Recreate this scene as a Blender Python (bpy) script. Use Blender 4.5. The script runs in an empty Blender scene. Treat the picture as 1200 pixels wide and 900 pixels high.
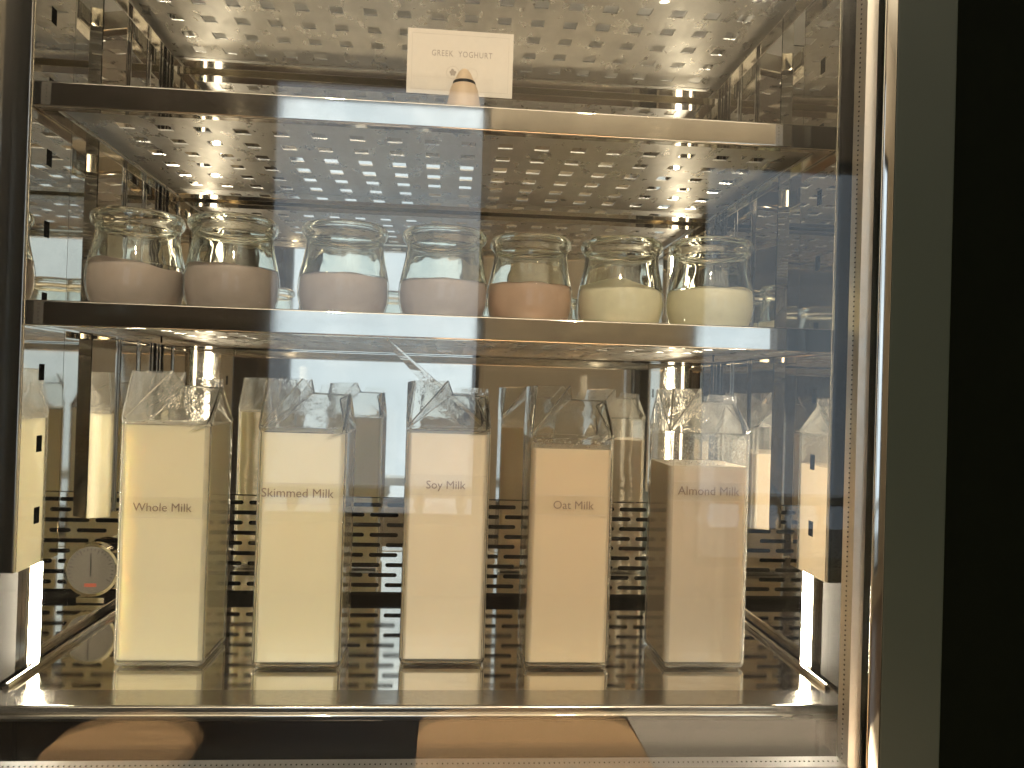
import bpy, bmesh, math, random
from mathutils import Vector, Matrix
R_ = math.radians
random.seed(7)
sc = bpy.context.scene
COL = sc.collection

# ------------------------------------------------------------------ camera
cam_d = bpy.data.cameras.new('camera')
cam = bpy.data.objects.new('camera', cam_d); COL.objects.link(cam); sc.camera = cam
cam_d.sensor_width = 36.0
cam_d.lens = 948.34 / 1200 * 36.0
cam_d.clip_start = 0.01; cam_d.clip_end = 60
YAW, PITCH, ROLL = 0.0803, 0.0094, 0.0303
f_ = Vector((math.sin(YAW)*math.cos(PITCH), math.cos(YAW)*math.cos(PITCH), math.sin(PITCH)))
r_ = f_.cross(Vector((0, 0, 1))).normalized(); u_ = r_.cross(f_)
cr, sr = math.cos(ROLL), math.sin(ROLL)
r2 = r_*cr + u_*sr; u2 = -r_*sr + u_*cr
M = Matrix((r2, u2, -f_)).transposed().to_4x4(); M.translation = Vector((0.0176, -0.6098, 0.2324))
cam.matrix_world = M

# ------------------------------------------------------------------ world, exposure
w = bpy.data.worlds.new('World'); sc.world = w; w.use_nodes = True
bg = w.node_tree.nodes['Background']; bg.inputs[0].default_value = (0.55, 0.65, 0.8, 1); bg.inputs[1].default_value = 0.03
vs = sc.view_settings
vs.view_transform = 'Standard'; vs.look = 'None'; vs.exposure = 0.0; vs.gamma = 1.0; vs.use_curve_mapping = False
cy = sc.cycles
cy.max_bounces = 18; cy.glossy_bounces = 12; cy.diffuse_bounces = 5; cy.transmission_bounces = 12; cy.transparent_max_bounces = 32
cy.caustics_reflective = True; cy.caustics_refractive = True; cy.blur_glossy = 0.3
cy.sample_clamp_indirect = 6.0; cy.sample_clamp_direct = 0.0
cy.use_denoising = True
try:
    cy.denoiser = 'OPENIMAGEDENOISE'; cy.denoising_input_passes = 'RGB_ALBEDO_NORMAL'
except Exception: pass

LED_POWER = 235.0
LED_COLOR = (1.0, 0.885, 0.69)
SKY_COLOR = (0.92, 1.09, 1.25)
SKY_POWER = 1.15

def spot(name, loc, target, power, color, size, blend=0.6, radius=0.04):
    d = bpy.data.lights.new(name, 'SPOT'); d.energy = power; d.color = color
    d.spot_size = R_(size); d.spot_blend = blend; d.shadow_soft_size = radius
    o = bpy.data.objects.new(name, d); COL.objects.link(o); o.location = loc
    o.rotation_euler = (Vector(target)-Vector(loc)).to_track_quat('-Z', 'Y').to_euler()
    return o
spot('ceiling_spot_light', (-0.60, -3.2, 2.5), (-0.05, 0.0, 0.25), 195, (1.0, 0.84, 0.62), 22)
spot('ceiling_spot_light.001', (0.70, -3.2, 2.5), (0.1, 0.0, 0.25), 195, (1.0, 0.84, 0.62), 22)
spot('table_sun_fill', (0.30, -1.05, 2.5), (0.26, -0.72, -0.3), 5200, (1.0, 0.9, 0.74), 19, 0.35)  # added spot standing in for sunlight on the mirrored table
cl = bpy.data.lights.new('fill_uplight', 'AREA'); cl.shape = 'RECTANGLE'; cl.size = 4.5; cl.size_y = 2.2; cl.energy = 210; cl.color = (1.0, 0.91, 0.76)
clo = bpy.data.objects.new('fill_uplight', cl); COL.objects.link(clo); clo.location = (0.6, -2.6, 1.75); clo.rotation_euler = (math.pi, 0, 0)  # unseen uplight added in mid-air to brighten the ceiling and room
dl = bpy.data.lights.new('terrace_daylight', 'AREA'); dl.shape = 'RECTANGLE'; dl.size = 6; dl.size_y = 1.5; dl.energy = 260; dl.color = (0.8, 0.9, 1.0)
dlo = bpy.data.objects.new('terrace_daylight', dl); COL.objects.link(dlo); dlo.location = (1, -5.0, 3.2)
dlo.rotation_euler = (Vector((1, -6.2, -1.0))-Vector((1, -5.0, 3.2))).to_track_quat('-Z', 'Y').to_euler()

# ------------------------------------------------------------------ materials
def newmat(name):
    m = bpy.data.materials.new(name); m.use_nodes = True
    nt = m.node_tree; nt.nodes.clear()
    out = nt.nodes.new('ShaderNodeOutputMaterial')
    return m, nt, out
def N(nt, t, **kw):
    n = nt.nodes.new(t)
    for k, v in kw.items():
        if k.startswith('i_'):
            n.inputs[int(k[2:])].default_value = v
        else: setattr(n, k, v)
    return n
def noise(nt, scale, detail=4, rough=0.5, stretch=(1, 1, 1), coord='Object'):
    tc = N(nt, 'ShaderNodeTexCoord'); mp = N(nt, 'ShaderNodeMapping')
    mp.inputs['Scale'].default_value = stretch
    nz = N(nt, 'ShaderNodeTexNoise'); nz.inputs['Scale'].default_value = scale
    nz.inputs['Detail'].default_value = detail; nz.inputs['Roughness'].default_value = rough
    nt.links.new(tc.outputs[coord], mp.inputs[0]); nt.links.new(mp.outputs[0], nz.inputs['Vector'])
    return nz
def maprange(nt, src, a, b, lo, hi):
    mr = N(nt, 'ShaderNodeMapRange'); mr.inputs[1].default_value = a; mr.inputs[2].default_value = b
    mr.inputs[3].default_value = lo; mr.inputs[4].default_value = hi
    nt.links.new(src, mr.inputs[0]); return mr.outputs[0]
def metal(name, color, rlo, rhi, nscale=18, stretch=(1, 1, 1), bump=0.0, bscale=60, bstretch=(1, 1, 1), aniso=0.0):
    m, nt, out = newmat(name)
    p = N(nt, 'ShaderNodeBsdfPrincipled'); p.inputs['Metallic'].default_value = 1
    nz = noise(nt, nscale, 6, 0.6, stretch)
    nt.links.new(maprange(nt, nz.outputs[0], 0.35, 0.7, rlo, rhi), p.inputs['Roughness'])
    mx = N(nt, 'ShaderNodeMix', data_type='RGBA'); mx.inputs[6].default_value = (*color, 1)
    mx.inputs[7].default_value = (*[c*0.86 for c in color], 1)
    nt.links.new(maprange(nt, nz.outputs[0], 0.4, 0.75, 0, 1), mx.inputs[0]); nt.links.new(mx.outputs[2], p.inputs['Base Color'])
    if aniso: p.inputs['Anisotropic'].default_value = aniso
    if bump:
        nb = noise(nt, bscale, 3, 0.5, bstretch)
        b = N(nt, 'ShaderNodeBump'); b.inputs['Strength'].default_value = bump; b.inputs['Distance'].default_value = 0.001
        nt.links.new(nb.outputs[0], b.inputs['Height']); nt.links.new(b.outputs[0], p.inputs['Normal'])
    nt.links.new(p.outputs[0], out.inputs[0]); return m
def plain(name, color, rough=0.5, spec=0.5, var=0.12, nscale=30, metallic=0.0, bump=0.0, stretch=(1, 1, 1), sss=0.0, coat=0.0):
    m, nt, out = newmat(name)
    p = N(nt, 'ShaderNodeBsdfPrincipled'); p.inputs['Roughness'].default_value = rough
    p.inputs['Metallic'].default_value = metallic; p.inputs['Specular IOR Level'].default_value = spec
    p.inputs['Coat Weight'].default_value = coat
    nz = noise(nt, nscale, 5, 0.6, stretch)
    mx = N(nt, 'ShaderNodeMix', data_type='RGBA')
    mx.inputs[6].default_value = (*[min(1, c*(1+var)) for c in color], 1); mx.inputs[7].default_value = (*[c*(1-var) for c in color], 1)
    nt.links.new(maprange(nt, nz.outputs[0], 0.3, 0.7, 0, 1), mx.inputs[0]); nt.links.new(mx.outputs[2], p.inputs['Base Color'])
    if sss:
        p.inputs['Subsurface Weight'].default_value = sss
        p.inputs['Subsurface Radius'].default_value = (1.0, 0.9, 0.72); p.inputs['Subsurface Scale'].default_value = 0.012
    if bump:
        b = N(nt, 'ShaderNodeBump'); b.inputs['Strength'].default_value = bump; b.inputs['Distance'].default_value = 0.001
        nt.links.new(nz.outputs[0], b.inputs['Height']); nt.links.new(b.outputs[0], p.inputs['Normal'])
    nt.links.new(p.outputs[0], out.inputs[0]); return m
def emit(name, color, strength):
    m, nt, out = newmat(name); e = N(nt, 'ShaderNodeEmission')
    e.inputs[0].default_value = (*color, 1); e.inputs[1].default_value = strength
    nt.links.new(e.outputs[0], out.inputs[0]); return m
def thin_clear(name, ior=1.48, tint=(0.97, 0.97, 0.96), rough=0.02, bump=0.0, bscale=25, haze=0.0, mist=0.0):
    m, nt, out = newmat(name)
    t = N(nt, 'ShaderNodeBsdfTransparent'); t.inputs[0].default_value = (*tint, 1)
    g = N(nt, 'ShaderNodeBsdfGlossy'); g.inputs['Roughness'].default_value = rough
    # Schlick reflectance, the same from both sides of the wall
    r0 = ((ior-1)/(ior+1))**2
    fr = N(nt, 'ShaderNodeLayerWeight'); pw = N(nt, 'ShaderNodeMath', operation='POWER'); pw.inputs[1].default_value = 5
    nt.links.new(fr.outputs['Facing'], pw.inputs[0])
    ma = N(nt, 'ShaderNodeMath', operation='MULTIPLY_ADD'); ma.inputs[1].default_value = 1-r0; ma.inputs[2].default_value = r0
    nt.links.new(pw.outputs[0], ma.inputs[0])
    mx = N(nt, 'ShaderNodeMixShader')
    nt.links.new(ma.outputs[0], mx.inputs[0]); nt.links.new(t.outputs[0], mx.inputs[1]); nt.links.new(g.outputs[0], mx.inputs[2])
    if bump:
        nz = noise(nt, bscale, 3, 0.5)
        b = N(nt, 'ShaderNodeBump'); b.inputs['Strength'].default_value = bump; b.inputs['Distance'].default_value = 0.002
        nt.links.new(nz.outputs[0], b.inputs['Height'])
        nt.links.new(b.outputs[0], g.inputs['Normal']); nt.links.new(b.outputs[0], fr.inputs['Normal'])
    if haze or mist:   # pale film painting glare haze on the glass, or beads of condensation, scattering light
        d = N(nt, 'ShaderNodeBsdfDiffuse'); d.inputs[0].default_value = (.85, .85, .82, 1); m2 = N(nt, 'ShaderNodeMixShader')
        if haze:
            nz = noise(nt, 9, 6, .65); nt.links.new(maprange(nt, nz.outputs[0], .3, .75, haze*.6, haze*1.6), m2.inputs[0])
        else:
            tl = N(nt, 'ShaderNodeBsdfTranslucent'); tl.inputs[0].default_value = (.9, .88, .82, 1); ds = N(nt, 'ShaderNodeAddShader')
            m3 = N(nt, 'ShaderNodeMixShader'); nt.links.new(d.outputs[0], m3.inputs[1]); nt.links.new(tl.outputs[0], m3.inputs[2]); d = m3
            tc = N(nt, 'ShaderNodeTexCoord'); v = N(nt, 'ShaderNodeTexVoronoi'); v.inputs['Scale'].default_value = 520
            nt.links.new(tc.outputs['Object'], v.inputs['Vector']); big = noise(nt, 45, 4, .6)
            mu = N(nt, 'ShaderNodeMath', operation='MULTIPLY')
            nt.links.new(maprange(nt, v.outputs['Distance'], .15, .5, 1, .25), mu.inputs[0]); nt.links.new(maprange(nt, big.outputs[0], .3, .65, mist*.35, mist), mu.inputs[1])
            nt.links.new(mu.outputs[0], m2.inputs[0])
        nt.links.new(mx.outputs[0], m2.inputs[1]); nt.links.new(d.outputs[0], m2.inputs[2]); mx = m2
    nt.links.new(mx.outputs[0], out.inputs[0]); return m
def real_glass(name, ior=1.47, color=(0.97, 0.985, 0.97), rough=0.0, bump=0.25, bscale=22, drops=0.0, dscale=320, fog=0.0):
    m, nt, out = newmat(name)
    g = N(nt, 'ShaderNodeBsdfGlass'); g.inputs['Color'].default_value = (*color, 1); g.inputs['IOR'].default_value = ior
    g.inputs['Roughness'].default_value = rough
    nz = noise(nt, bscale, 2, 0.5, (1, 1, 0.6))
    b = N(nt, 'ShaderNodeBump'); b.inputs['Strength'].default_value = bump; b.inputs['Distance'].default_value = 0.004
    nt.links.new(nz.outputs[0], b.inputs['Height'])
    last = b
    if drops:
        tc = N(nt, 'ShaderNodeTexCoord'); v = N(nt, 'ShaderNodeTexVoronoi'); v.inputs['Scale'].default_value = dscale
        nt.links.new(tc.outputs['Object'], v.inputs['Vector'])
        mask = noise(nt, 35, 2, 0.5)
        h = maprange(nt, v.outputs['Distance'], 0.0, 0.45, 1.0, 0.0)
        mu = N(nt, 'ShaderNodeMath', operation='MULTIPLY')
        nt.links.new(h, mu.inputs[0]); nt.links.new(maprange(nt, mask.outputs[0], 0.48, 0.62, 0, 1), mu.inputs[1])
        b2 = N(nt, 'ShaderNodeBump'); b2.inputs['Strength'].default_value = drops; b2.inputs['Distance'].default_value = 0.001
        nt.links.new(mu.outputs[0], b2.inputs['Height']); nt.links.new(b.outputs[0], b2.inputs['Normal']); last = b2
    nt.links.new(last.outputs[0], g.inputs['Normal'])
    if fog:
        tl = N(nt, 'ShaderNodeBsdfTranslucent'); tl.inputs[0].default_value = (.9, .9, .86, 1)
        df = N(nt, 'ShaderNodeBsdfDiffuse'); df.inputs[0].default_value = (.9, .9, .86, 1)
        mm = N(nt, 'ShaderNodeMixShader'); mm.inputs[0].default_value = .5
        nt.links.new(tl.outputs[0], mm.inputs[1]); nt.links.new(df.outputs[0], mm.inputs[2])
        mf = noise(nt, 28, 4, .6); mx = N(nt, 'ShaderNodeMixShader')
        nt.links.new(maprange(nt, mf.outputs[0], .35, .7, fog*.25, fog), mx.inputs[0])
        nt.links.new(g.outputs[0], mx.inputs[1]); nt.links.new(mm.outputs[0], mx.inputs[2]); nt.links.new(mx.outputs[0], out.inputs[0])
        return m
    nt.links.new(g.outputs[0], out.inputs[0]); return m

MT = dict(
    mirror=metal('polished_steel', (0.83, 0.80, 0.735), 0.012, 0.05, 9, (1, 1, 0.5), 0.05, 6),
    tray=metal('wiped_polished_steel', (0.84, 0.81, 0.75), 0.03, 0.11, 22, (0.5, 1.6, 1), 0.05, 14),
    brushed=metal('satin_steel', (0.53, 0.52, 0.495), 0.25, 0.38, 70, (1, 0.5, 1), 0.14, 900, (1, 0.5, 1)),
    lip=metal('bright_folded_steel', (0.80, 0.77, 0.71), 0.03, 0.07, 20, (1, 1, 1), 0.04, 10),
    jamb=metal('brushed_jamb_steel', (0.52, 0.50, 0.46), 0.12, 0.2, 60, (4, 4, 0.1)),
    spacer=metal('aluminium_spacer', (0.80, 0.74, 0.66), 0.3, 0.4, 50),
    dullsteel=plain('dull_side_plate', (0.022, 0.020, 0.016), 0.7, 0.05),
    stile=plain('anodised_stile', (0.0115, 0.0165, 0.0128), 0.5, 0.18, 0.06, 8),
    black=plain('black_laminate', (0.0012, 0.0018, 0.0010), 0.7, 0.015),
    rubber=plain('black_gasket', (0.012, 0.012, 0.012), 0.5, 0.3),
    led=emit('led_diffuser', LED_COLOR, LED_POWER),
    pane=thin_clear('door_glass', 1.40, (0.985, 0.985, 0.98), 0.0, haze=.0016),  # faint pale haze put into the glass, lifting the darks
    bottle_low=thin_clear('clear_plastic_wall', 1.46, (0.985, 0.985, 0.975), 0.03, 0.15, 14),
    bottle_top=real_glass('crinkled_clear_plastic', 1.30, (0.99, 0.99, 0.98), 0.0, 0.16, 42, 0.22, 420, fog=.05),
    bottle_fog=real_glass('misted_clear_plastic', 1.30, (0.99, 0.99, 0.98), 0.0, 0.2, 42, 0.5, 380, fog=.22),
    mist=thin_clear('condensation_film', 1.33, (0.99, 0.99, 0.98), 0.1, mist=.5),
    jar_low=thin_clear('thick_jar_glass', 1.5, (0.985, 0.99, 0.98), 0.01, 0.3, 30),
    jar_top=real_glass('jar_glass', 1.48, (0.97, 0.985, 0.965), 0.0, 0.22, 40),
    print=plain('printed_grey_brown', (0.26, 0.20, 0.17), 0.6, 0.2, 0.05),
    print_soft=plain('printed_pale_grey', (0.42, 0.37, 0.33), 0.7, 0.2, 0.05),
    print_faint=plain('printed_faint_beige', (0.62, 0.57, 0.51), 0.7, 0.2, 0.05),
    film=thin_clear('label_film', 1.35, (0.995, 0.995, 0.992), 0.12),
    card=plain('white_card_stock', (0.80, 0.75, 0.68), 0.7, 0.25, 0.02, 200),
    wood=plain('pale_turned_wood', (0.68, 0.53, 0.38), 0.5, 0.3, 0.12, 60, 0, 0.1, (1, 1, 0.08)),
    table=plain('oiled_table_wood', (0.55, 0.34, 0.17), 0.4, 0.4, 0.25, 14, 0, 0.1, (0.25, 3, 1)),
    greywood=plain('greyed_table_wood', (0.42, 0.36, 0.29), 0.45, 0.4, 0.2, 14, 0, 0.1, (0.25, 3, 1)),
    dial=plain('thermometer_dial_face', (0.085, 0.08, 0.07), 0.6, 0.1, 0.03),
    red=plain('red_print', (0.22, 0.05, 0.03), 0.6, 0.2, 0.03),
    floor=plain('dark_oak_floor', (0.10, 0.07, 0.05), 0.45, 0.4, 0.3, 6, 0, 0.1, (0.3, 4, 1)),
    plaster=plain('beige_plaster', (0.42, 0.37, 0.30), 0.8, 0.2, 0.08, 4),
    ceiling=plain('pale_ceiling_paint', (0.62, 0.57, 0.48), 0.85, 0.2, 0.05, 3),
    darkwood=plain('dark_panelling', (0.05, 0.04, 0.032), 0.5, 0.3, 0.2, 8, 0, 0, (1, 1, 0.1)),
    stone=plain('white_stone', (0.72, 0.72, 0.70), 0.7, 0.2, 0.06, 10),
    paving=plain('terrace_paving', (0.32, 0.31, 0.29), 0.8, 0.2, 0.1, 6),
    frame=plain('window_frame_paint', (0.10, 0.10, 0.10), 0.5, 0.3),
    winglass=thin_clear('window_glass', 1.3, (0.97, 0.98, 0.98), 0.0),
    downlight=emit('downlight_bulb', (1.0, 0.85, 0.6), 60.0),
    trim=plain('white_fixture_paint', (0.7, 0.7, 0.68), 0.5),
)
def sky_mat():
    m, nt, out = newmat('daylight_sky'); e = N(nt, 'ShaderNodeEmission')
    nz = noise(nt, 0.35, 5, 0.55)
    mx = N(nt, 'ShaderNodeMix', data_type='RGBA'); mx.inputs[6].default_value = (*SKY_COLOR, 1); mx.inputs[7].default_value = (1.3, 1.45, 1.6, 1)
    nt.links.new(maprange(nt, nz.outputs[0], 0.45, 0.65, 0, 1), mx.inputs[0])
    nt.links.new(mx.outputs[2], e.inputs[0]); e.inputs[1].default_value = SKY_POWER
    nt.links.new(e.outputs[0], out.inputs[0]); return m
MT['sky'] = sky_mat()

# ------------------------------------------------------------------ helpers
def link(name, me, mats, parent=None):
    o = bpy.data.objects.new(name, me); COL.objects.link(o)
    for m in (mats if isinstance(mats, (list, tuple)) else [mats]): me.materials.append(m)
    if parent is not None: o.parent = parent
    return o
def obj(name, bm, mats, parent=None, smooth=None):
    me = bpy.data.meshes.new(name); bmesh.ops.recalc_face_normals(bm, faces=bm.faces)
    bm.to_mesh(me); bm.free()
    if smooth is not None: smooth_by(me, smooth)
    o = link(name, me, mats, parent)
    if smooth is not None: weighted(o)
    return o
def weighted(o):
    m = o.modifiers.new('weighted_normals', 'WEIGHTED_NORMAL'); m.keep_sharp = True; m.weight = 100; return o
def smooth_by(me, ang):
    for p in me.polygons: p.use_smooth = True
    try: me.set_sharp_from_angle(angle=R_(ang))
    except Exception: pass
def thing(name, label, cat, loc=(0, 0, 0), rz=0, group=None):
    o = bpy.data.objects.new(name, None); COL.objects.link(o); o.location = loc; o.rotation_euler = (0, 0, rz)
    o.empty_display_size = 0.02
    return tag(o, label, cat, group)
def tag(o, label=None, cat=None, group=None, kind=None):
    if label: o['label'] = label
    if cat: o['category'] = cat
    if group: o['group'] = group
    if kind: o['kind'] = kind
    return o
def box(bm, x0, x1, y0, y1, z0, z1, bev=0.0, seg=2):
    vs_ = [bm.verts.new(p) for p in ((x0,y0,z0),(x1,y0,z0),(x1,y1,z0),(x0,y1,z0),(x0,y0,z1),(x1,y0,z1),(x1,y1,z1),(x0,y1,z1))]
    fs = [bm.faces.new([vs_[i] for i in q]) for q in ((0,3,2,1),(4,5,6,7),(0,1,5,4),(1,2,6,5),(2,3,7,6),(3,0,4,7))]
    if bev:
        es = set(e for f in fs for e in f.edges)
        bmesh.ops.bevel(bm, geom=list(es), offset=bev, segments=seg, affect='EDGES', profile=0.5)
def bx(name, x0, x1, y0, y1, z0, z1, mat, parent=None, bev=0.0, seg=2):
    bm = bmesh.new(); box(bm, x0, x1, y0, y1, z0, z1, bev, seg)
    return obj(name, bm, mat, parent, 40 if bev else None)
def lathe(bm, prof, n=48, center=(0, 0), close=False, tilt=0.0, mat=None):
    rings = []
    for (r, z) in prof:
        if r < 1e-6: rings.append([bm.verts.new((center[0], center[1], z))]); continue
        rings.append([bm.verts.new((center[0]+r*math.cos(2*math.pi*k/n), center[1]+r*math.sin(2*math.pi*k/n), z)) for k in range(n)])
    segs = list(range(len(rings)-1))
    pairs = [(rings[i], rings[i+1]) for i in segs]
    if close: pairs.append((rings[-1], rings[0]))
    for i, (a, b) in enumerate(pairs):
        for k in range(n):
            k2 = (k+1) % n
            if len(a) == 1 and len(b) == 1: continue
            if len(a) == 1: f = bm.faces.new((a[0], b[k2], b[k]))
            elif len(b) == 1: f = bm.faces.new((a[k], a[k2], b[0]))
            else: f = bm.faces.new((a[k], a[k2], b[k2], b[k]))
            if mat: f.material_index = mat(i)
def tube(bm, p0, p1, r, n=10):
    p0, p1 = Vector(p0), Vector(p1); d = (p1-p0); q = d.to_track_quat('Z', 'Y').to_matrix().to_4x4(); q.translation = (p0+p1)/2
    bmesh.ops.create_cone(bm, cap_ends=True, segments=n, radius1=r, radius2=r, depth=d.length, matrix=q)
def plate_holes(bm, xs, ys, z0, z1, holes):
    """tensor-grid plate; xs, ys sorted lines; holes(i,j) -> True when the cell is open"""
    V = {}
    def v(i, j, k):
        if (i, j, k) not in V: V[(i, j, k)] = bm.verts.new((xs[i], ys[j], z1 if k else z0))
        return V[(i, j, k)]
    nx, ny = len(xs)-1, len(ys)-1
    solid = lambda i, j: 0 <= i < nx and 0 <= j < ny and not holes(i, j)
    for i in range(nx):
        for j in range(ny):
            if not solid(i, j): continue
            bm.faces.new((v(i,j,1), v(i+1,j,1), v(i+1,j+1,1), v(i,j+1,1)))
            bm.faces.new((v(i,j,0), v(i,j+1,0), v(i+1,j+1,0), v(i+1,j,0)))
            for (di, dj, a, b) in ((-1,0,(i,j+1),(i,j)), (1,0,(i+1,j),(i+1,j+1)), (0,-1,(i,j),(i+1,j)), (0,1,(i+1,j+1),(i,j+1))):
                if not solid(i+di, j+dj):
                    bm.faces.new((v(*a,0), v(*b,0), v(*b,1), v(*a,1)))
def text_mesh(name, txt, width, mat, parent, loc, rot=(R_(90), 0, 0), h=None, spacing=1.0, word=1.0):
    cu = bpy.data.curves.new(name, 'FONT'); cu.body = txt; cu.align_x = 'LEFT'; cu.extrude = 0.0; cu.space_character = spacing; cu.space_word = word
    cu.resolution_u = 3
    t = bpy.data.objects.new(name+'_tmp', cu); COL.objects.link(t)
    dg = bpy.context.evaluated_depsgraph_get()
    me = bpy.data.meshes.new_from_object(t.evaluated_get(dg)); bpy.data.objects.remove(t); bpy.data.curves.remove(cu)
    xs = [v.co.x for v in me.vertices]; ys = [v.co.y for v in me.vertices]
    s = width/(max(xs)-min(xs)); x0 = min(xs); sy = s if h is None else h/(max(ys)-min(ys))
    for v in me.vertices: v.co = Vector(((v.co.x-x0)*s, v.co.y*sy, 0))
    me.materials.clear()
    bm = bmesh.new(); bm.from_mesh(me)
    ext = bmesh.ops.extrude_face_region(bm, geom=bm.faces[:])
    bmesh.ops.translate(bm, verts=[g for g in ext['geom'] if isinstance(g, bmesh.types.BMVert)], vec=(0, 0, 0.00012))
    bm.to_mesh(me); bm.free(); me.name = name
    o = link(name, me, mat, parent); o.location = loc; o.rotation_euler = rot
    return o

# ------------------------------------------------------------------ cabinet
CX = 0.0143
WALL, PIL, LINER = 0.326, 0.3030, 0.309
YB = 0.29; ZT = 0.64
fridge = thing('display_fridge', 'steel lined glass fronted display fridge lit by white strips, holding milk and yoghurt', 'fridge', (0, 0, 0))
bx('back_wall', CX-WALL-.01, CX+WALL+.01, YB, YB+.004, .112, ZT, MT['mirror'], fridge)
# slotted lower back panel
def slot_panel():
    bm = bmesh.new(); z0, z1, y = .0085, .1112, YB-.002
    x0, x1 = CX-WALL+.004, CX+WALL-.004
    pitch, rows, L, h = .037, 9, .031, .0045
    rp = (z1-z0-.004)/rows
    def rect(a, b, c, d):
        bm.faces.new([bm.verts.new((a,y,c)), bm.verts.new((b,y,c)), bm.verts.new((b,y,d)), bm.verts.new((a,y,d))])
    rect(x0, x1, z0, z0+.002); rect(x0, x1, z1-.002, z1)
    for r in range(rows):
        za = z0+.002+r*rp; zb = za+rp; zc = (za+zb)/2
        off = pitch*.52 if r % 2 else 0
        xs = x0+off*.98+.002
        if off: rect(x0, xs, za, zb)
        else: rect(x0, xs, za, zb)
        while xs+pitch < x1:
            xe = xs+pitch; xc = (xs+xe)/2
            loop = []
            hw = L/2-h/2
            for k in range(9): a = math.pi/2-math.pi*k/8; loop.append((xc+hw+h/2*math.cos(a), zc+h/2*math.sin(a)))
            for k in range(9): a = -math.pi/2-math.pi*k/8; loop.append((xc-hw+h/2*math.cos(a), zc+h/2*math.sin(a)))
            inner = [bm.verts.new((px, y, pz)) for px, pz in loop]
            deep = [bm.verts.new((px, y+.003, pz)) for px, pz in loop]
            n = len(inner)
            for k in range(n): bm.faces.new((inner[k], inner[(k+1)%n], deep[(k+1)%n], deep[k]))
            TL, TR = bm.verts.new((xs,y,zb)), bm.verts.new((xe,y,zb)); BR, BL = bm.verts.new((xe,y,za)), bm.verts.new((xs,y,za))
            for k in range(4): bm.faces.new((TR, inner[k], inner[k+1]))
            for k in range(4, 8): bm.faces.new((BR, inner[k], inner[k+1]))
            for k in range(9, 13): bm.faces.new((BL, inner[k], inner[k+1]))
            for k in range(13, 17): bm.faces.new((TL, inner[k], inner[k+1]))
            bm.faces.new((TL, TR, inner[0], inner[17])); bm.faces.new((TR, BR, inner[4])); bm.faces.new((BR, BL, inner[9], inner[8])); bm.faces.new((BL, TL, inner[13]))
            xs = xe
        rect(xs, x1, za, zb)
    return obj('slotted_panel', bm, MT['mirror'], fridge)
slot_panel()
bx('vent_shade_sheet', CX-WALL, CX+WALL, YB+.012, YB+.016, -.01, .112, MT['black'], fridge)  # black sheet stands in for the shade behind the slots
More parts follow.
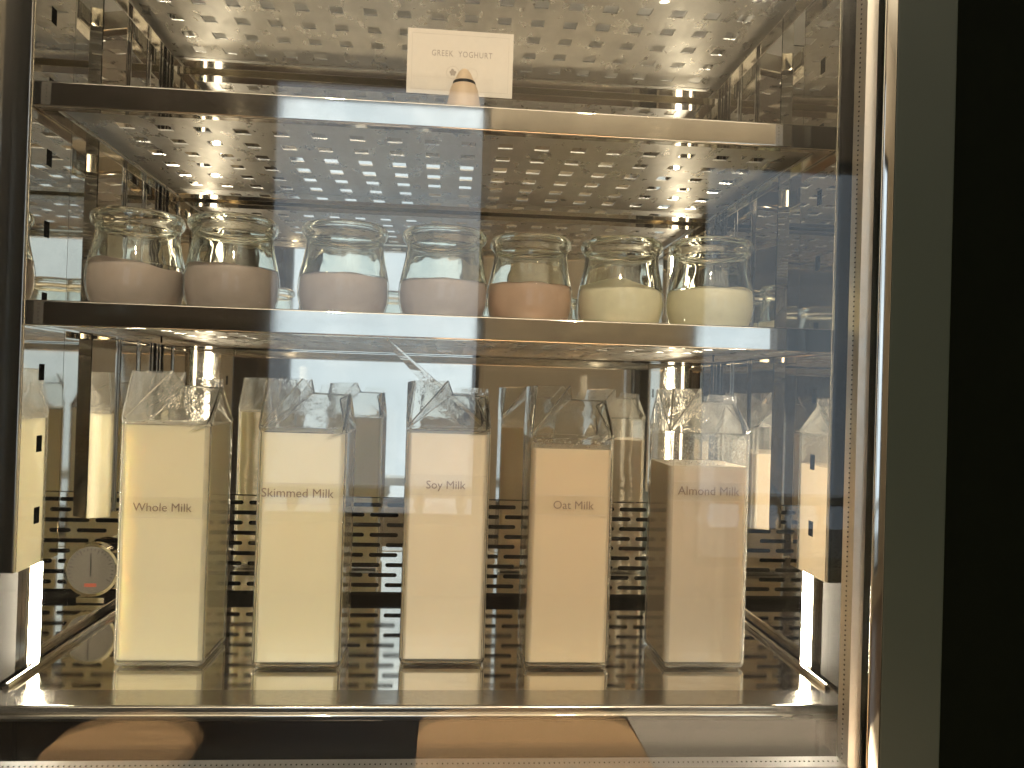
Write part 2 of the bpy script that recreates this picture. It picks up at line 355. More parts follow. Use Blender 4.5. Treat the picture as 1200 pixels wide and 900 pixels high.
for s in (-1, 1):
    def X(d): return CX+s*d
    def sbx(name, d0, d1, *a, **k):
        a0, a1 = sorted((X(d0), X(d1))); return bx(name, a0, a1, *a, **k)
    sbx('side_wall', WALL, WALL+.003, -.0, YB, -.004, ZT, MT['mirror'], fridge)
    # front pilaster: folded plate with square holes, plate lies in the y-z plane
    bm = bmesh.new()
    zc = [.128+.0542*k for k in range(9)]
    zs = [.0905]
    for z in zc: zs += [z-.0062, z+.0062]
    zs.append(ZT); ys = [.0035, .026, .0345, .0645]
    t0, t1 = sorted((X(PIL), X(PIL+.0012)))
    plate_holes(bm, ys, zs, t0, t1, lambda i, j: i == 1 and j % 2 == 1)
    for v in bm.verts: v.co = Vector((v.co.z, v.co.x, v.co.y))
    pil = obj('pilaster', bm, MT['mirror'], fridge)
    sbx('pilaster_return', PIL, PIL+.024, -.0005, .003, .0905, ZT, MT['jamb'], pil, bev=.0012)
    sbx('pilaster_hem', PIL, PIL+.006, .0652, .0668, .0905, ZT, MT['lip'], pil)
    sbx('hole_blackout', PIL+.002, PIL+.003, .016, .060, .10, ZT, MT['black'], pil)  # black sheet added so LED light does not show in the holes
    # rear liner strips
    bm = bmesh.new()   # slanted front flank of the rear liner
    q4 = [(X(.3255), .170), (X(LINER), .1820), (X(LINER), .1835), (X(.3255), .1715)]
    lo = [bm.verts.new((*p, .103)) for p in q4]; hi = [bm.verts.new((*p, ZT)) for p in q4]
    bm.faces.new(lo); bm.faces.new(hi)
    for k in range(4): bm.faces.new((lo[k], lo[(k+1) % 4], hi[(k+1) % 4], hi[k]))
    obj('liner_flank', bm, MT['mirror'], fridge)
    sbx('liner_strip', LINER+.003, LINER+.006, .1845, .194, .106, ZT, MT['jamb'], fridge)
    sbx('liner_strip', LINER, LINER+.008, .195, .233, .106, ZT, MT['mirror'], fridge, bev=.0005, seg=1)
    sbx('liner_bar', LINER-.001, LINER+.008, .2345, .242, .106, ZT, MT['jamb'], fridge, bev=.001)
    sbx('liner_strip', LINER, LINER+.008, .245, .268, .106, ZT, MT['mirror'], fridge, bev=.0005, seg=1)
    for k in range(2): sbx('liner_bar', LINER+.002, LINER+.008, .272+.009*k, .276+.009*k, .106, ZT, MT['jamb'], fridge)
    # LED strip on the side wall behind the pilaster
    a0, a1 = sorted((X(.3150), X(.3200)))
    bx('led_strip', a0, a1, .0645, .0695, .004, ZT-.02, MT['led'], fridge, bev=.0015)
    sbx('led_base', .3203, .3258, .060, .076, .003, ZT-.01, MT['jamb'], fridge)
    sbx('side_plate', .3235, .3257, .0005, .048, .003, .088, MT['dullsteel'], fridge)
    # front frame beyond the pilaster
    sbx('front_jamb', PIL+.0245, PIL+.031, -.012, .06, -.02, ZT, MT['jamb'], fridge, bev=.0015)
    sbx('gasket', PIL+.0315, PIL+.042, -.040, .0, -.03, ZT, MT['rubber'], fridge, bev=.003)
    sbx('jamb_line', PIL+.0335, PIL+.0355, -.0420, -.0402, -.03, ZT, MT['lip'], fridge)
    sbx('outer_shell', WALL+.004, WALL+.03, .061, YB+.04, -.3, ZT+.02, MT['black'], fridge)
bx('cabinet_roof', CX-WALL-.004, CX+WALL+.004, -.05, YB+.0, ZT+.001, ZT+.005, MT['trim'], fridge)
bx('cabinet_back', CX-WALL-.03, CX+WALL+.03, YB+.04, YB+.05, -.3, ZT+.02, MT['black'], fridge)
# black sheet stands in for the shaded well below the tray
bx('plinth', CX-WALL, CX+WALL, .06, .07, -.30, -.014, MT['black'], fridge)

# floor tray (lifts out)
tray = thing('floor_tray', 'polished steel bottom tray with a flat front rim under the milk bottles', 'tray', (CX, 0, 0))
bm = bmesh.new(); box(bm, -WALL+.003, WALL-.003, .0215, YB-.006, -.004, -.0006)
obj('tray_floor', bm, MT['tray'], tray)
bm = bmesh.new(); box(bm, -WALL-.012, WALL+.006, -.012, .021, -.0105, .0004, .0022, 3)
obj('front_rim', bm, MT['jamb'], tray, 40)
bm = bmesh.new(); box(bm, -WALL-.012, WALL+.006, -.0150, -.0118, -.0098, -.0048, .0014, 4)
obj('front_rim', bm, MT['lip'], tray, 40)
for s in (-1, 1):
    bm = bmesh.new(); tube(bm, (s*(WALL-.009), .022, .0016), (s*(WALL-.009), YB-.008, .0016), .0028, 12)
    obj('side_rail', bm, MT['lip'], tray, 40)

# perforated shelves
def shelf(zt, label, deck=True):
    t = thing('steel_shelf', label, 'shelf', (CX, 0, zt), 0, 'stainless steel shelves in the fridge')
    W = .3022; zd = -.0072
    bm = bmesh.new()
    box(bm, -W, W, 0, .0034, -.0186, 0, .0014, 4)      # front face
    box(bm, -W, W, .0036, .012, -.0184, -.0171, .0005, 1)  # return below
    obj('front_lip', bm, MT['lip'], t, 35)
    for s in (-1, 1):
        x0, x1 = sorted((s*W, s*(W-.0015)))
        bm = bmesh.new(); box(bm, x0, x1, .0066, YB-.012, -.0186, -.001, .0005, 1)
        a0, a1 = sorted((s*(W-.0017), s*(W-.013))); box(bm, a0, a1, .0125, YB-.012, -.0186, -.0171)
        obj('side_flange', bm, MT['lip'], t)
        # rounded corner gusset seen at the lip's ends
        bm = bmesh.new(); tube(bm, (s*(W-.0026), .0052, -.0184), (s*(W-.0026), .0052, -.0004), .0016, 12)
        obj('corner', bm, MT['lip'], t, 40)
    bm = bmesh.new(); box(bm, -W+.002, W-.002, YB-.0118, YB-.010, -.0186, .004, .0005, 1)
    box(bm, -W+.016, W-.016, YB-.03, YB-.012, -.0186, -.0172)
    obj('rear_flange', bm, MT['lip'], t)
    x0, x1, y0, y1 = -W+.003, W-.003, .0125, YB-.0125
    px, py, hx, hy = .0312, .0370, .0125, .0145
    xs = [x0]; n = 18; st = -px*(n-1)/2
    for k in range(n): xs += [st+px*k-hx/2, st+px*k+hx/2]
    xs.append(x1); ys = [y0]
    m = 7; sy = .0345
    for k in range(m): ys += [sy+py*k-hy/2, sy+py*k+hy/2]
    ys.append(y1)
    bm = bmesh.new()
    plate_holes(bm, xs, ys, zd-.0012, zd, (lambda i, j: i % 2 == 1 and j % 2 == 1))
    obj('perforated_deck', bm, MT['brushed'], t)
    return t
shelf(.4477, 'perforated steel shelf carrying the small white name card')
shelf(.2886, 'steel shelf with a mirror bright front lip under the yoghurt jars')
shelf(.5880, 'topmost perforated steel shelf, only its underside in view above the card')

# ------------------------------------------------------------------ milk bottles
BW = .072
def bottle_mesh(s, t, seed, flip=False):
    rnd = random.Random(seed); j = lambda a: rnd.uniform(-a, a)
    w = BW; bm = bmesh.new()
    V = lambda *p: bm.verts.new(p)
    b0, b1, b2, b3 = V(0,0,0), V(w,0,0), V(w,w,0), V(0,w,0)
    a0, a1, a2, a3 = V(0,0,s), V(w,0,s+j(.001)), V(w,w,s), V(0,w,s)
    m = V(.54*w, .50*w, t-.011)             # where the opened spout meets the closed ridge
    r = V(.985*w, .50*w, t-.012)            # right end of the ridge
    k1 = V(.47*w+j(.002), .25*w, t+.0003)   # lip of the opened spout, near side
    f = V(.06*w+j(.001), .14*w, t-.0004)
    sp = V(-.02*w, .5*w, t-.002)
    k2 = V(.47*w, .76*w, t); bk = V(.06*w, .87*w, t-.001)
    i = V(.86*w, .5*w, s+.60*(t-s))
    F = lambda *v: bm.faces.new(v)
    F(b3,b2,b1,b0)
    F(b0,b1,a1,a0); F(b1,b2,a2,a1); F(b2,b3,a3,a2); F(b3,b0,a0,a3)
    F(a0,a1,r,m); F(a0,m,k1); F(a0,k1,f); F(a0,f,sp); F(a0,sp,a3); F(a3,sp,bk); F(a3,bk,k2); F(a3,k2,m); F(a3,m,r,a2)
    F(a1,i,r); F(a2,r,i); F(a1,a2,i)
    bm.normal_update()
    fin = [(m, r)]
    bm.edges.ensure_lookup_table()
    vert_e = [e for e in bm.edges if abs(e.verts[0].co.z-e.verts[1].co.z) > .1]
    base_e = [e for e in bm.edges if e.verts[0].co.z < 1e-6 and e.verts[1].co.z < 1e-6]
    for e in vert_e+base_e: e.smooth = True
    bmesh.ops.bevel(bm, geom=vert_e+base_e, offset=.0048, segments=3, affect='EDGES', profile=.5, clamp_overlap=True)
    # fin along the closed half of the ridge
    top = [e for e in bm.edges if e.verts[0].co.z > s-.004 and e.verts[1].co.z > s-.004 and not e.is_boundary and e.calc_face_angle(0) > .15]
    bmesh.ops.bevel(bm, geom=top, offset=.0016, segments=2, affect='EDGES', profile=.5, clamp_overlap=True)
    bmesh.ops.triangulate(bm, faces=[f for f in bm.faces if len(f.verts) > 4])
    bm.normal_update()
    for f in bm.faces:
        zs = [v.co.z for v in f.verts]
        nn = f.normal; corner = max(abs(nn.x), abs(nn.y)) < .97 and abs(nn.z) < .3
        f.material_index = 1 if (max(zs) > s+.003 or max(zs) < .0049 or corner) else 0
    bmesh.ops.recalc_face_normals(bm, faces=bm.faces)
    # give the wall its thickness
    geo = bmesh.ops.solidify(bm, geom=bm.faces[:], thickness=.0016)
    # sealed fin
    y0, y1 = .5*w-.0011, .5*w+.0011
    n0 = len(bm.faces)
    vs_ = [bm.verts.new(p) for p in ((.60*w,y0,t-.0125),(.985*w,y0,t-.0135),(.985*w,y1,t-.0135),(.60*w,y1,t-.0125),(.63*w,y0,t-.0045),(.975*w,y0,t-.0055),(.975*w,y1,t-.0055),(.63*w,y1,t-.0045))]
    for q in ((0,3,2,1),(4,5,6,7),(0,1,5,4),(1,2,6,5),(2,3,7,6),(3,0,4,7)):
        ff = bm.faces.new([vs_[i] for i in q]); ff.material_index = 1
    me = bpy.data.meshes.new('carton_shell'); bm.to_mesh(me); bm.free(); smooth_by(me, 28)
    return me
def milk_mesh(level):
    w = BW; g = .0017; bm = bmesh.new()
    box(bm, g, w-g, g, w-g, .0046, level)
    es = [e for e in bm.edges if abs(e.verts[0].co.z-e.verts[1].co.z) > .01]
    bmesh.ops.bevel(bm, geom=es, offset=.0044, segments=4, affect='EDGES', profile=.5)
    es = [e for e in bm.edges if abs(e.verts[0].co.z-e.verts[1].co.z) < .001 and (e.verts[0].co.z < .01)]
    bmesh.ops.bevel(bm, geom=es, offset=.0016, segments=2, affect='EDGES', profile=.5)
    return bm
BOT = [
    # x, y, shoulder, top, level, colour, text, tx, tw, tz, label
    (-.2449, .0682, .197, .2405, .1965, (.85, .81, .64), 'Whole Milk', .0125, .0465, .1265, 'clear carton shaped bottle of Whole Milk, filled up to its shoulder'),
    (-.1350, .0650, .194, .2375, .1930, (.85, .81, .64), 'Skimmed Milk', .0048, .0582, .1405, 'clear carton shaped bottle lettered Skimmed Milk, full of cream white milk'),
    (-.0155, .0745, .198, .2395, .1950, (.82, .75, .63), 'Soy Milk', .0185, .033, .1487, 'clear carton shaped bottle lettered Soy Milk, with pale beige milk'),
    (.0896, .0671, .194, .2385, .1850, (.72, .61, .46), 'Oat Milk', .0205, .0345, .1348, 'clear carton shaped bottle lettered Oat Milk, with darker beige milk'),
    (.2085, .0685, .202, .2395, .1730, (.62, .545, .45), 'Almond Milk', .0085, .054, .1487, 'clear misted carton shaped bottle lettered Almond Milk, filled lowest of all'),
]
for n, (x, y, s, t, lev, colr, txt, tx, tw, tz, lab) in enumerate(BOT):
    b = thing('milk_bottle', lab, 'milk bottle', (x, y, .0002), 0, 'milk bottles on the bottom tray')
    shell = link('bottle_shell', bottle_mesh(s, t, n+3), [MT['bottle_low'], MT['bottle_fog' if n in (0, 4) else 'bottle_top']], b); weighted(shell)
    if n in (3, 4):   # mist on the inside of the wall above the milk
        bm = bmesh.new(); a_, b_ = .0026, BW-.0026; z0, z1 = lev+.001, s-.001
        ps = [(a_, a_), (b_, a_), (b_, b_), (a_, b_)]
        lo = [bm.verts.new((*p, z0)) for p in ps]; hi = [bm.verts.new((*p, z1)) for p in ps]
        for k in range(4 if n == 4 else 3): bm.faces.new((lo[k], lo[(k+1) % 4], hi[(k+1) % 4], hi[k]))
        cd = obj('condensation', bm, MT['mist'], shell); cd['kind'] = 'stuff'
    mm = plain('milk_'+txt.split()[0].lower(), colr, .35, .3, .02, 40, sss=.6)
    obj('milk', milk_mesh(lev), mm, b, 40)
    bm = bmesh.new(); box(bm, .004, BW-.004, -.00022, -.00006, tz-.0055, tz+.0115)
    fl = obj('label_film', bm, MT['film'], b)
    bm = bmesh.new()
    for zz in (tz-.0054, tz+.0112): box(bm, .0045, BW-.0045, -.00030, -.00023, zz, zz+.00028)
    obj('label_edge', bm, MT['print_faint'], fl)
    text_mesh('lettering', txt, tw, MT['print'], fl, (tx, -.00024, tz), h=None)

# ------------------------------------------------------------------ yoghurt jars
def jar_profiles(H):
    k = H/.082
    outer = [(0,.0010),(.018,.0004),(.0238,.0),(.0265,.0012),(.0300,.005),(.0342,.012),(.0364,.020),(.0371,.028),(.0366,.036),(.0350,.044),(.0332,.052),(.0319,.059),(.0312,.065),(.0311,.0685),(.0322,.0705),(.0338,.0722),(.0348,.0745),(.0349,.0768),(.0343,.0790),(.0328,.0808),(.0310,.0815)]
    inner = [(.0298,.0808),(.0290,.0790),(.0286,.0760),(.0284,.0700),(.0287,.0640),(.0296,.0580),(.0310,.0510),(.0328,.0435),(.0342,.036),(.0346,.028),(.0340,.0205),(.0318,.0130),(.0270,.0072),(.020,.0052),(0,.0046)]
    return [(r, z*k) for r, z in outer], [(r, z*k) for r, z in inner]
def rad(prof, z):
    best = None
    for (r0, z0), (r1, z1) in zip(prof, prof[1:]):
        if min(z0, z1)-1e-9 <= z <= max(z0, z1)+1e-9 and r0 > .01:
            best = r0 if abs(z1-z0) < 1e-9 else r0+(r1-r0)*(z-z0)/(z1-z0)
    return best or .02
def jar_mesh(H, lev):
    o, i = jar_profiles(H)
    o2 = []
    for (r0, z0), (r1, z1) in zip(o, o[1:]):   # refine + a ring at the fill level
        o2 += [(r0, z0), ((r0+r1)/2, (z0+z1)/2)]
    o2.append(o[-1])
    def cut(p):
        q = [p[0]]
        for (r0, z0), (r1, z1) in zip(p, p[1:]):
            if (z0-lev)*(z1-lev) < 0: q.append((r0+(r1-r0)*(lev-z0)/(z1-z0), lev))
            q.append((r1, z1))
        return q
    prof = cut(o2)+cut(i)
    bm = bmesh.new()
    def mat(k):
        za = prof[k][1]; zb = prof[min(k+1, len(prof)-1)][1]
        return 0 if max(za, zb) < lev+.0001 else 1
    lathe(bm, prof, 56, mat=mat)
    bmesh.ops.recalc_face_normals(bm, faces=bm.faces)
    me = bpy.data.meshes.new('jar_shell'); bm.to_mesh(me); bm.free(); smooth_by(me, 60); return me
def yog_mesh(H, lev, tiltx, mound, seed):
    o, i = jar_profiles(H); bm = bmesh.new(); n = 56
    rnd = random.Random(seed); ph = rnd.uniform(0, 6)
    def top(x, y):
        rr = math.hypot(x, y)/.034
        return lev + tiltx*x + mound*math.exp(-((x+.006)/.020)**2)*(1 if mound else 0) + .0005*math.sin(x*210+ph)+.0004*math.sin(y*260+ph*2)
    rings = []
    zs = [.0015, .003, .006, .010, .015, .020, .026, .032]
    zs = [z for z in zs if z < lev-.006]
    nst = 5
    for z in zs:
        R0 = rad(o, z)-.0014
        rings.append([(R0*math.cos(2*math.pi*k/n), R0*math.sin(2*math.pi*k/n), z) for k in range(n)])
    for q in range(1, nst+1):
        row = []
        for k in range(n):
            a = 2*math.pi*k/n; R0 = rad(o, lev)-.0014
            zt = top(R0*math.cos(a), R0*math.sin(a)); z = zs[-1]+(zt-zs[-1])*q/nst
            Rz = rad(o, max(z, .002))-.0014
            row.append((Rz*math.cos(a), Rz*math.sin(a), z))
        rings.append(row)
    for q in (.93, .75, .5, .25):
        row = []
        for k in range(n):
            x, y, z = rings[len(zs)+nst-1][k]
            row.append((x*q, y*q, top(x*q, y*q)-(.0006 if q < .9 else .0002)))
        rings.append(row)
    vr = [[bm.verts.new(p) for p in r] for r in rings]
    for a, b in zip(vr, vr[1:]):
        for k in range(n): bm.faces.new((a[k], a[(k+1)%n], b[(k+1)%n], b[k]))
    bm.faces.new(vr[-1]); bm.faces.new(list(reversed(vr[0])))
    return bm
JAR = [
    # x, y, level, tilt, mound, colour, label
    (-.2300, .053, .0405, -.10, .0015, (.37, .315, .28), 'glass jar of mauve grey yoghurt at the left end of the row'),
    (-.1565, .055, .0415, -.02, .0012, (.35, .30, .272), 'glass jar of mauve grey yoghurt second from the left, touching the end jar'),
    (-.0690, .062, .0395, .00, 0, (.44, .39, .385), 'glass jar of pinkish grey yoghurt standing apart, third from the left'),
    (.0122, .064, .0385, .00, 0, (.47, .415, .41), 'glass jar of pale pink yoghurt above the soy milk bottle'),
    (.0858, .080, .0405, .00, 0, (.47, .325, .24), 'glass jar of salmon brown yoghurt, the only orange toned one'),
    (.1635, .074, .0395, -.06, .0065, (.72, .68, .50), 'glass jar of cream yoghurt heaped up in a mound'),
    (.2372, .060, .0400, .02, 0, (.73, .70, .51), 'glass jar of cream yoghurt at the right end, level and smooth'),
]
for n, (x, y, lev, tilt, mound, colr, lab) in enumerate(JAR):
    H = .0825
    j = thing('yoghurt_jar', lab, 'yoghurt jar', (x, y, .2816), random.uniform(0, 6.28)*0, 'yoghurt jars on the middle shelf')
    link('jar_shell', jar_mesh(H, lev), [MT['jar_low'], MT['jar_top']], j)
    ym = plain('yoghurt_%d' % n, colr, .45, .3, .05, 120, sss=.15)
    obj('yoghurt', yog_mesh(H, lev, tilt, mound, n), ym, j, 50)

# ------------------------------------------------------------------ name card and its wooden holder
cx0, cz0, cwid, chgt = .0203, .4615, .0822, .0505
card = thing('name_card', 'small white card reading GREEK YOGHURT stood on the upper shelf', 'card', (cx0, .020, cz0))
bm = bmesh.new(); box(bm, -cwid/2, cwid/2, -.0003, .0003, 0, chgt)
obj('card_sheet', bm, MT['card'], card)
bm = bmesh.new(); e = .0035; y0, y1 = -.00042, -.00031
for (a, b, c, d) in ((-cwid/2+e, cwid/2-e, e, e+.0002), (-cwid/2+e, cwid/2-e, chgt-e-.0002, chgt-e), (-cwid/2+e, -cwid/2+e+.0002, e+.0002, chgt-e-.0002), (cwid/2-e-.0002, cwid/2-e, e+.0002, chgt-e-.0002)):
    box(bm, a, b, y0, y1, c, d)
obj('printed_border', bm, MT['print_faint'], card)
text_mesh('lettering', 'GREEK  YOGHURT', .0470, MT['print_soft'], card, (-.0222, -.00034, .0300), h=.0046, spacing=1.15)
def ringmark(cx, cz, r, th, mat, name):
    bm = bmesh.new(); n = 40; rr = []
    for k in range(n):
        a = 2*math.pi*k/n
        rr.append([bm.verts.new((cx+q*math.cos(a), -.0004, cz+q*math.sin(a))) for q in (r-th, r)])
    for k in range(n): bm.faces.new((rr[k][0], rr[k][1], rr[(k+1)%n][1], rr[(k+1)%n][0]))
    return obj(name, bm, mat, card)
ringmark(-.0055, .0175, .0051, .00035, MT['print_faint'], 'printed_badge')
bm = bmesh.new()
for (ax, az, ang, L, W_) in ((-.0055,.0172,100,.0034,.0013), (-.0055,.0168,35,.0030,.0012), (-.0055,.0168,150,.0030,.0012), (-.0055,.0160,0,.0018,.0010), (-.0055,.0160,180,.0018,.0010)):
    vv = []
    for k in range(14):
        q = 2*math.pi*k/14; u = L/2+L/2*math.cos(q); v = W_*math.sin(q)
        ca, sa = math.cos(R_(ang)), math.sin(R_(ang)); vv.append(bm.verts.new((ax+u*ca-v*sa, -.0004-ang*1e-7, az+u*sa+v*ca)))
    bm.faces.new(vv)
obj('printed_leaves', bm, MT['print_soft'], card)
ringmark(.0092, .0170, .0046, .0003, MT['print_faint'], 'printed_badge')
text_mesh('printed_mark', 'U', .0026, MT['print_faint'], card, (.0030, -.00034, .0155), h=.0040)

hold = thing('card_holder', 'pale wooden cone with a dark groove gripping the name card', 'card holder', (.0238, .0165, .4407))
def cone_part(z0, z1, prof):
    bm = bmesh.new(); lathe(bm, prof, 40); return bm
P0 = [(0,0),(.0135,0),(.0142,.001),(.0128,.013),(.0108,.0235),(.0094,.0272)]
obj('cone_base', cone_part(0, 0, P0+[(0,.0272)]), MT['wood'], hold, 50)
obj('groove_band', cone_part(0, 0, [(0,.02725),(.0092,.02725),(.0086,.0299),(0,.0299)]), MT['rubber'], hold, 50)
P1 = [(0,.02995),(.0084,.02995),(.0070,.0325),(.0048,.0370),(.0028,.0395),(.0012,.0404),(0,.0406)]
obj('cone_tip', cone_part(0, 0, P1), MT['wood'], hold, 50)

# ------------------------------------------------------------------ thermometer (seen mirrored beside the whole milk)
th = thing('dial_thermometer', 'round dial fridge thermometer mirrored in the side wall left of the whole milk', 'thermometer', (-.280, .262, .0003), 0)
bm = bmesh.new(); zc = .034
def ycyl(r, y0, y1, n=48):
    mt = Matrix.Translation((0, (y0+y1)/2, zc)) @ Matrix.Rotation(R_(90), 4, 'X')
    bmesh.ops.create_cone(bm, cap_ends=True, segments=n, radius1=r, radius2=r, depth=y1-y0, matrix=mt)
ycyl(.0275, 0, .012); obj('case', bm, MT['lip'], th, 40)
bm = bmesh.new(); ycyl(.0245, -.0008, -.0001); obj('dial_face', bm, MT['dial'], th, 40)
bm = bmesh.new()
for k in range(25):
    a = R_(-120+10*k); c_, s_ = math.sin(a), math.cos(a); r0 = .0185 if k % 5 == 0 else .0205
    p = [(r0, -.0004), (.0228, -.0004), (.0228, .0004), (r0, .0004)]
    bm.faces.new([bm.verts.new((u*c_+v*s_, -.0010, zc+u*s_-v*c_)) for u, v in p])
obj('tick_marks', bm, MT['rubber'], th)
bm = bmesh.new(); box(bm, -.0005, .0005, -.0018, -.0014, zc-.006, zc+.018); obj('needle', bm, MT['rubber'], th)
bm = bmesh.new(); box(bm, -.006, .006, -.0011, -.0009, zc-.017, zc-.0135); obj('red_mark', bm, MT['red'], th)
bm = bmesh.new(); box(bm, -.014, .014, -.001, .016, 0, .006, .001); obj('foot', bm, MT['lip'], th, 40)

# ------------------------------------------------------------------ door (part of the fridge)
DX0, DX1, DZ0, DZ1 = -.3290, CX+.3010, -.030, .66
door = bx('door', DX1+.0, DX1+.0430, -.085, -.045, DZ0-.06, DZ1+.06, MT['stile'], fridge, .0015)
def dpart(name, *a, **k): return bx(name, *a, **k)
bx('door_stile', DX0-.0385, DX0, -.085, -.045, DZ0-.06, DZ1+.06, MT['stile'], door, .0015)
bx('door_rail', DX0+.0001, DX1-.0001, -.085, -.045, DZ1, DZ1+.06, MT['stile'], door, .0015)
bx('door_rail', DX0+.0001, DX1-.0001, -.085, -.045, DZ0-.06, DZ0, MT['stile'], door, .0015)
bx('glazing_bead', DX1-.0085, DX1-.0005, -.0862, -.083, DZ0, DZ1, MT['lip'], door, .001)
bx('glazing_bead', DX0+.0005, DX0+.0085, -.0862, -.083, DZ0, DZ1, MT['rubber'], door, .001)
bx('glass_pane', DX0+.001, DX1-.001, -.081, -.077, DZ0+.001, DZ1-.001, MT['pane'], door)
bx('glass_pane', DX0+.001, DX1-.001, -.061, -.057, DZ0+.001, DZ1-.001, MT['pane'], door)
def spacer(x0, x1, z0, z1, vertical):
    bm = bmesh.new(); box(bm, x0, x1, -.0768, -.0612, z0, z1)
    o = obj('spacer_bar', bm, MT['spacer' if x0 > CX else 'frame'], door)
    bm = bmesh.new(); p = .0034
    if vertical:
        xi = x0-.0001 if x0 > CX else x1+.0001
        n = int((z1-z0)/p)
        for k in range(n):
            z = z0+p*(k+.5); bmesh.ops.create_cube(bm, size=.0009, matrix=Matrix.Translation((xi, -.069, z)))
    else:
        n = int((x1-x0)/p)
        for k in range(n):
            bmesh.ops.create_cube(bm, size=.0009, matrix=Matrix.Translation((x0+p*(k+.5), -.069, z1+.0001)))
    d = obj('spacer_perforation', bm, MT['rubber'], door); d['kind'] = 'stuff'
spacer(DX1-.0175, DX1-.0095, DZ0+.004, DZ1-.004, True)
spacer(DX0+.0095, DX0+.0175, DZ0+.004, DZ1-.004, True)
spacer(DX0+.0166, DX1-.0166, DZ0+.004, DZ0+.014, False)

# ------------------------------------------------------------------ the room that the glass mirrors
FZ = -1.05; CZ = 2.55; WY = -4.6
def st(name, *a, **k):
    o = bx(name, *a, **k); o['kind'] = 'structure'; return o
st('wall', .385, 3.6, -.03, .36, FZ, CZ, MT['black'])
st('wall.001', -3.6, -.357, -.03, .36, FZ, CZ, MT['black'])
st('wall.002', -.3565, .3845, -.03, .36, .73, CZ, MT['black'])
st('wall.003', -.3565, .3845, -.03, .36, FZ, -.31, MT['black'])
st('wall.004', -.3565, .3845, .345, .36, -.309, .729, MT['black'])
st('floor', -3.6, 3.6, WY, -.0305, FZ-.05, FZ, MT['floor'])
st('ceiling', -3.6, 3.6, WY, -.0305, CZ, CZ+.05, MT['ceiling'])
st('wall.005', -3.65, -3.6, WY, .36, FZ, CZ, MT['darkwood'])
st('wall.006', 3.6, 3.65, WY, .36, FZ, CZ, MT['plaster'])
# window wall: piers between two tall windows
WIN = [(-1.15, .25), (1.62, 2.75)]; WZL = (-.62, -.86); WZH = (2.2, 1.80)
prev = -3.6
for k, (a, b) in enumerate(WIN):
    WZ0 = WZL[k]; WZ1 = WZH[k]
    st('wall.%03d' % (7+k), prev, a, WY-.2, WY, FZ, CZ, MT['darkwood'] if k == 0 else MT['plaster'])
    prev = b
    st('wall.%03d' % (10+k), a+.0005, b-.0005, WY-.2, WY, WZ1, CZ, MT['plaster'])
    st('wall.%03d' % (13+k), a+.0005, b-.0005, WY-.2, WY, FZ, WZ0, MT['plaster'])
st('wall.009', prev, 3.6, WY-.2, WY, FZ, CZ, MT['plaster'])
for (a, b), WZ0, WZ1, lab in zip(WIN, WZL, WZH, ('tall dark framed window mirrored left of the middle of the fridge glass', 'tall dark framed window mirrored at the right of the fridge glass')):
    wd = thing('window', lab, 'window', ((a+b)/2, WY-.1, WZ0), 0, 'windows behind the camera')
    hw = (b-a)/2-.001; H = WZ1-WZ0
    for q, (x0, x1, z0, z1) in enumerate(((-hw,-hw+.05,0,H), (hw-.05,hw,0,H), (-hw+.0505,hw-.0505,0,.06), (-hw+.0505,hw-.0505,H-.06,H))):
        bm = bmesh.new(); box(bm, x0, x1, -.03, .03, z0, z1, .003); obj('frame', bm, MT['frame'], wd)
    bm = bmesh.new(); box(bm, -hw+.0505, hw-.0505, -.004, .004, .0605, H-.0605); obj('pane', bm, MT['winglass'], wd)
st('terrace', -4, 6, -7.5, WY-.2, FZ-.1, FZ-.02, MT['paving'])
bm = bmesh.new(); box(bm, -14, 16, -13.1, -13, -6, 12)
sky = obj('sky', bm, MT['sky']); sky['kind'] = 'structure'
# balustrade on the terrace
bal = thing('balustrade', 'white stone balustrade with turned posts mirrored at the lower right of the glass', 'balustrade', (.6, -5.6, FZ-.02))
bm = bmesh.new(); box(bm, -2.2, 2.6, -.09, .09, .50, .57, .01); obj('rail', bm, MT['stone'], bal)
bm = bmesh.new(); box(bm, -2.2, 2.6, -.09, .09, 0, .06, .01); obj('plinth', bm, MT['stone'], bal)
PB = [(.04,.061),(.05,.08),(.032,.10),(.06,.16),(.072,.21),(.058,.27),(.03,.36),(.026,.40),(.045,.43),(.04,.46),(.05,.499)]
bm = bmesh.new(); lathe(bm, [(0,.061)]+PB+[(0,.499)], 16); first = None
for k in range(15):
    if first is None: first = obj('baluster', bm, MT['stone'], bal, 60); o = first
    else: o = first.copy(); COL.objects.link(o)
    o.location = (-2.0+.31*k, 0, 0)
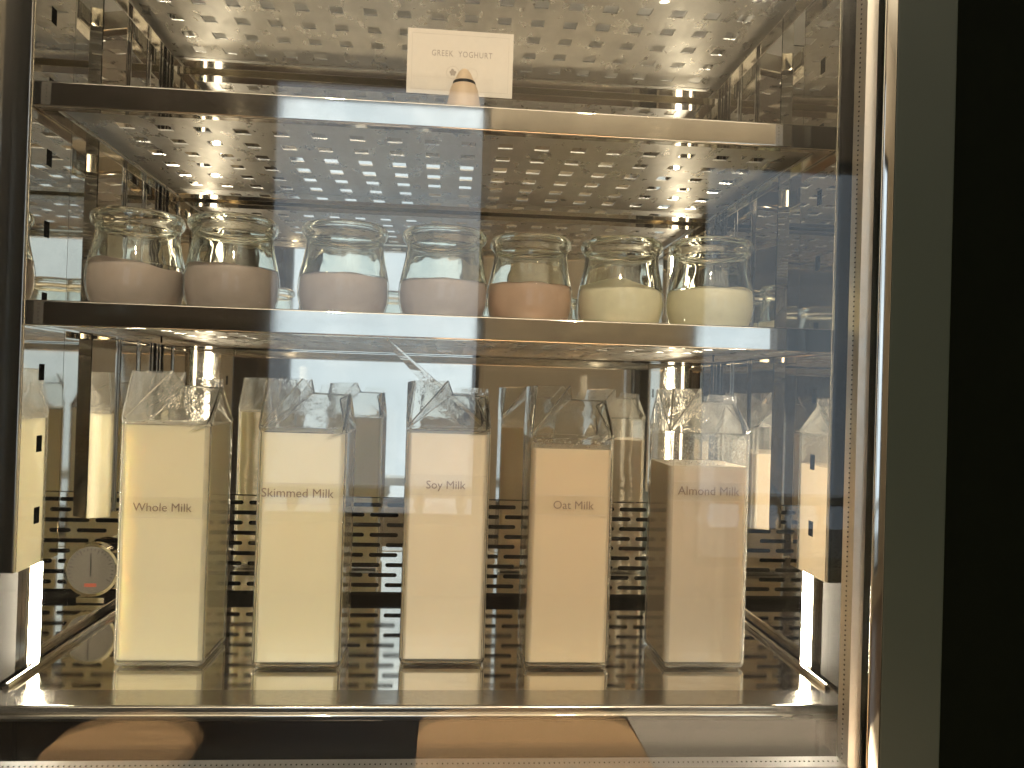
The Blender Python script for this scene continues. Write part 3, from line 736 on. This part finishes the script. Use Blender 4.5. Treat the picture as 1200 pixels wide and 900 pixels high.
# wooden table below the camera
tb = thing('wooden_table', 'pale wooden table with a rounded corner mirrored in the glass under the tray', 'table', (.21, -.53, FZ))
def slab(bm, x0, x1, y0, y1, z0, z1, r):
    pts = []
    for cx, cyy, a0 in ((x1-r,y1-r,0),(x0+r,y1-r,90),(x0+r,y0+r,180),(x1-r,y0+r,270)):
        for k in range(9): a = R_(a0+90*k/8); pts.append((cx+r*math.cos(a), cyy+r*math.sin(a)))
    lo = [bm.verts.new((*p, z0)) for p in pts]; hi = [bm.verts.new((*p, z1)) for p in pts]; n = len(pts)
    bm.faces.new(hi); bm.faces.new(list(reversed(lo)))
    for k in range(n): bm.faces.new((lo[k], lo[(k+1)%n], hi[(k+1)%n], hi[k]))
bm = bmesh.new(); slab(bm, -.22, .12, -.34, .27, .72, .75, .07); obj('table_top', bm, MT['table'], tb, 40)
bm = bmesh.new(); slab(bm, .1215, .62, -.34, .27, .72, .75, .01); obj('table_leaf', bm, MT['greywood'], tb, 40)
for (lx, ly) in ((-.15,-.27),(-.15,.2),(.55,-.27),(.55,.2)):
    bm = bmesh.new(); tube(bm, (lx, ly, 0), (lx, ly, .7195), .022, 16); obj('leg', bm, MT['frame'], tb, 40)
# wooden stool beside the table
so = thing('wooden_stool', 'pale wooden stool mirrored at the lower left of the glass under the tray', 'stool', (-.455, -.80, FZ))
bm = bmesh.new(); lathe(bm, [(0,.70),(.10,.70),(.108,.706),(.11,.722),(.102,.734),(0,.737)], 48); obj('seat', bm, MT['table'], so, 40)
for (lx, ly) in ((-.07,-.07),(-.07,.07),(.07,-.07),(.07,.07)):
    bm = bmesh.new(); tube(bm, (lx*1.3, ly*1.3, 0), (lx*.8, ly*.8, .6995), .016, 14); obj('leg', bm, MT['frame'], so, 40)
spot('stool_fill_spot', (-.50, -1.0, 2.5), (-.455, -.80, -.33), 1700, (1.0, .9, .74), 12)  # added spot without a fixture, brightens the mirrored stool
# ceiling downlights
for k, (x, y) in enumerate(((1.10, -4.05), (1.22, -4.15), (-.60, -3.2), (.70, -3.2))):
    d = thing('downlight', ('small round ceiling downlight, the nearer of the pair by the right window', 'small round ceiling downlight, the farther of the pair by the right window', 'round ceiling downlight above and left of the fridge front', 'round ceiling downlight above and right of the fridge front')[k], 'downlight', (x, y, CZ-.002), 0, 'ceiling downlights')
    bm = bmesh.new(); lathe(bm, [(.03,-.001),(.05,-.001),(.05,-.008),(.03,-.006)], 24, close=True); obj('trim_ring', bm, MT['trim'], d, 40)
    if k < 2:
        bm = bmesh.new(); lathe(bm, [(0,-.004),(.028,-.004),(.028,-.003),(0,-.003)], 24); obj('bulb', bm, MT['downlight'], d)
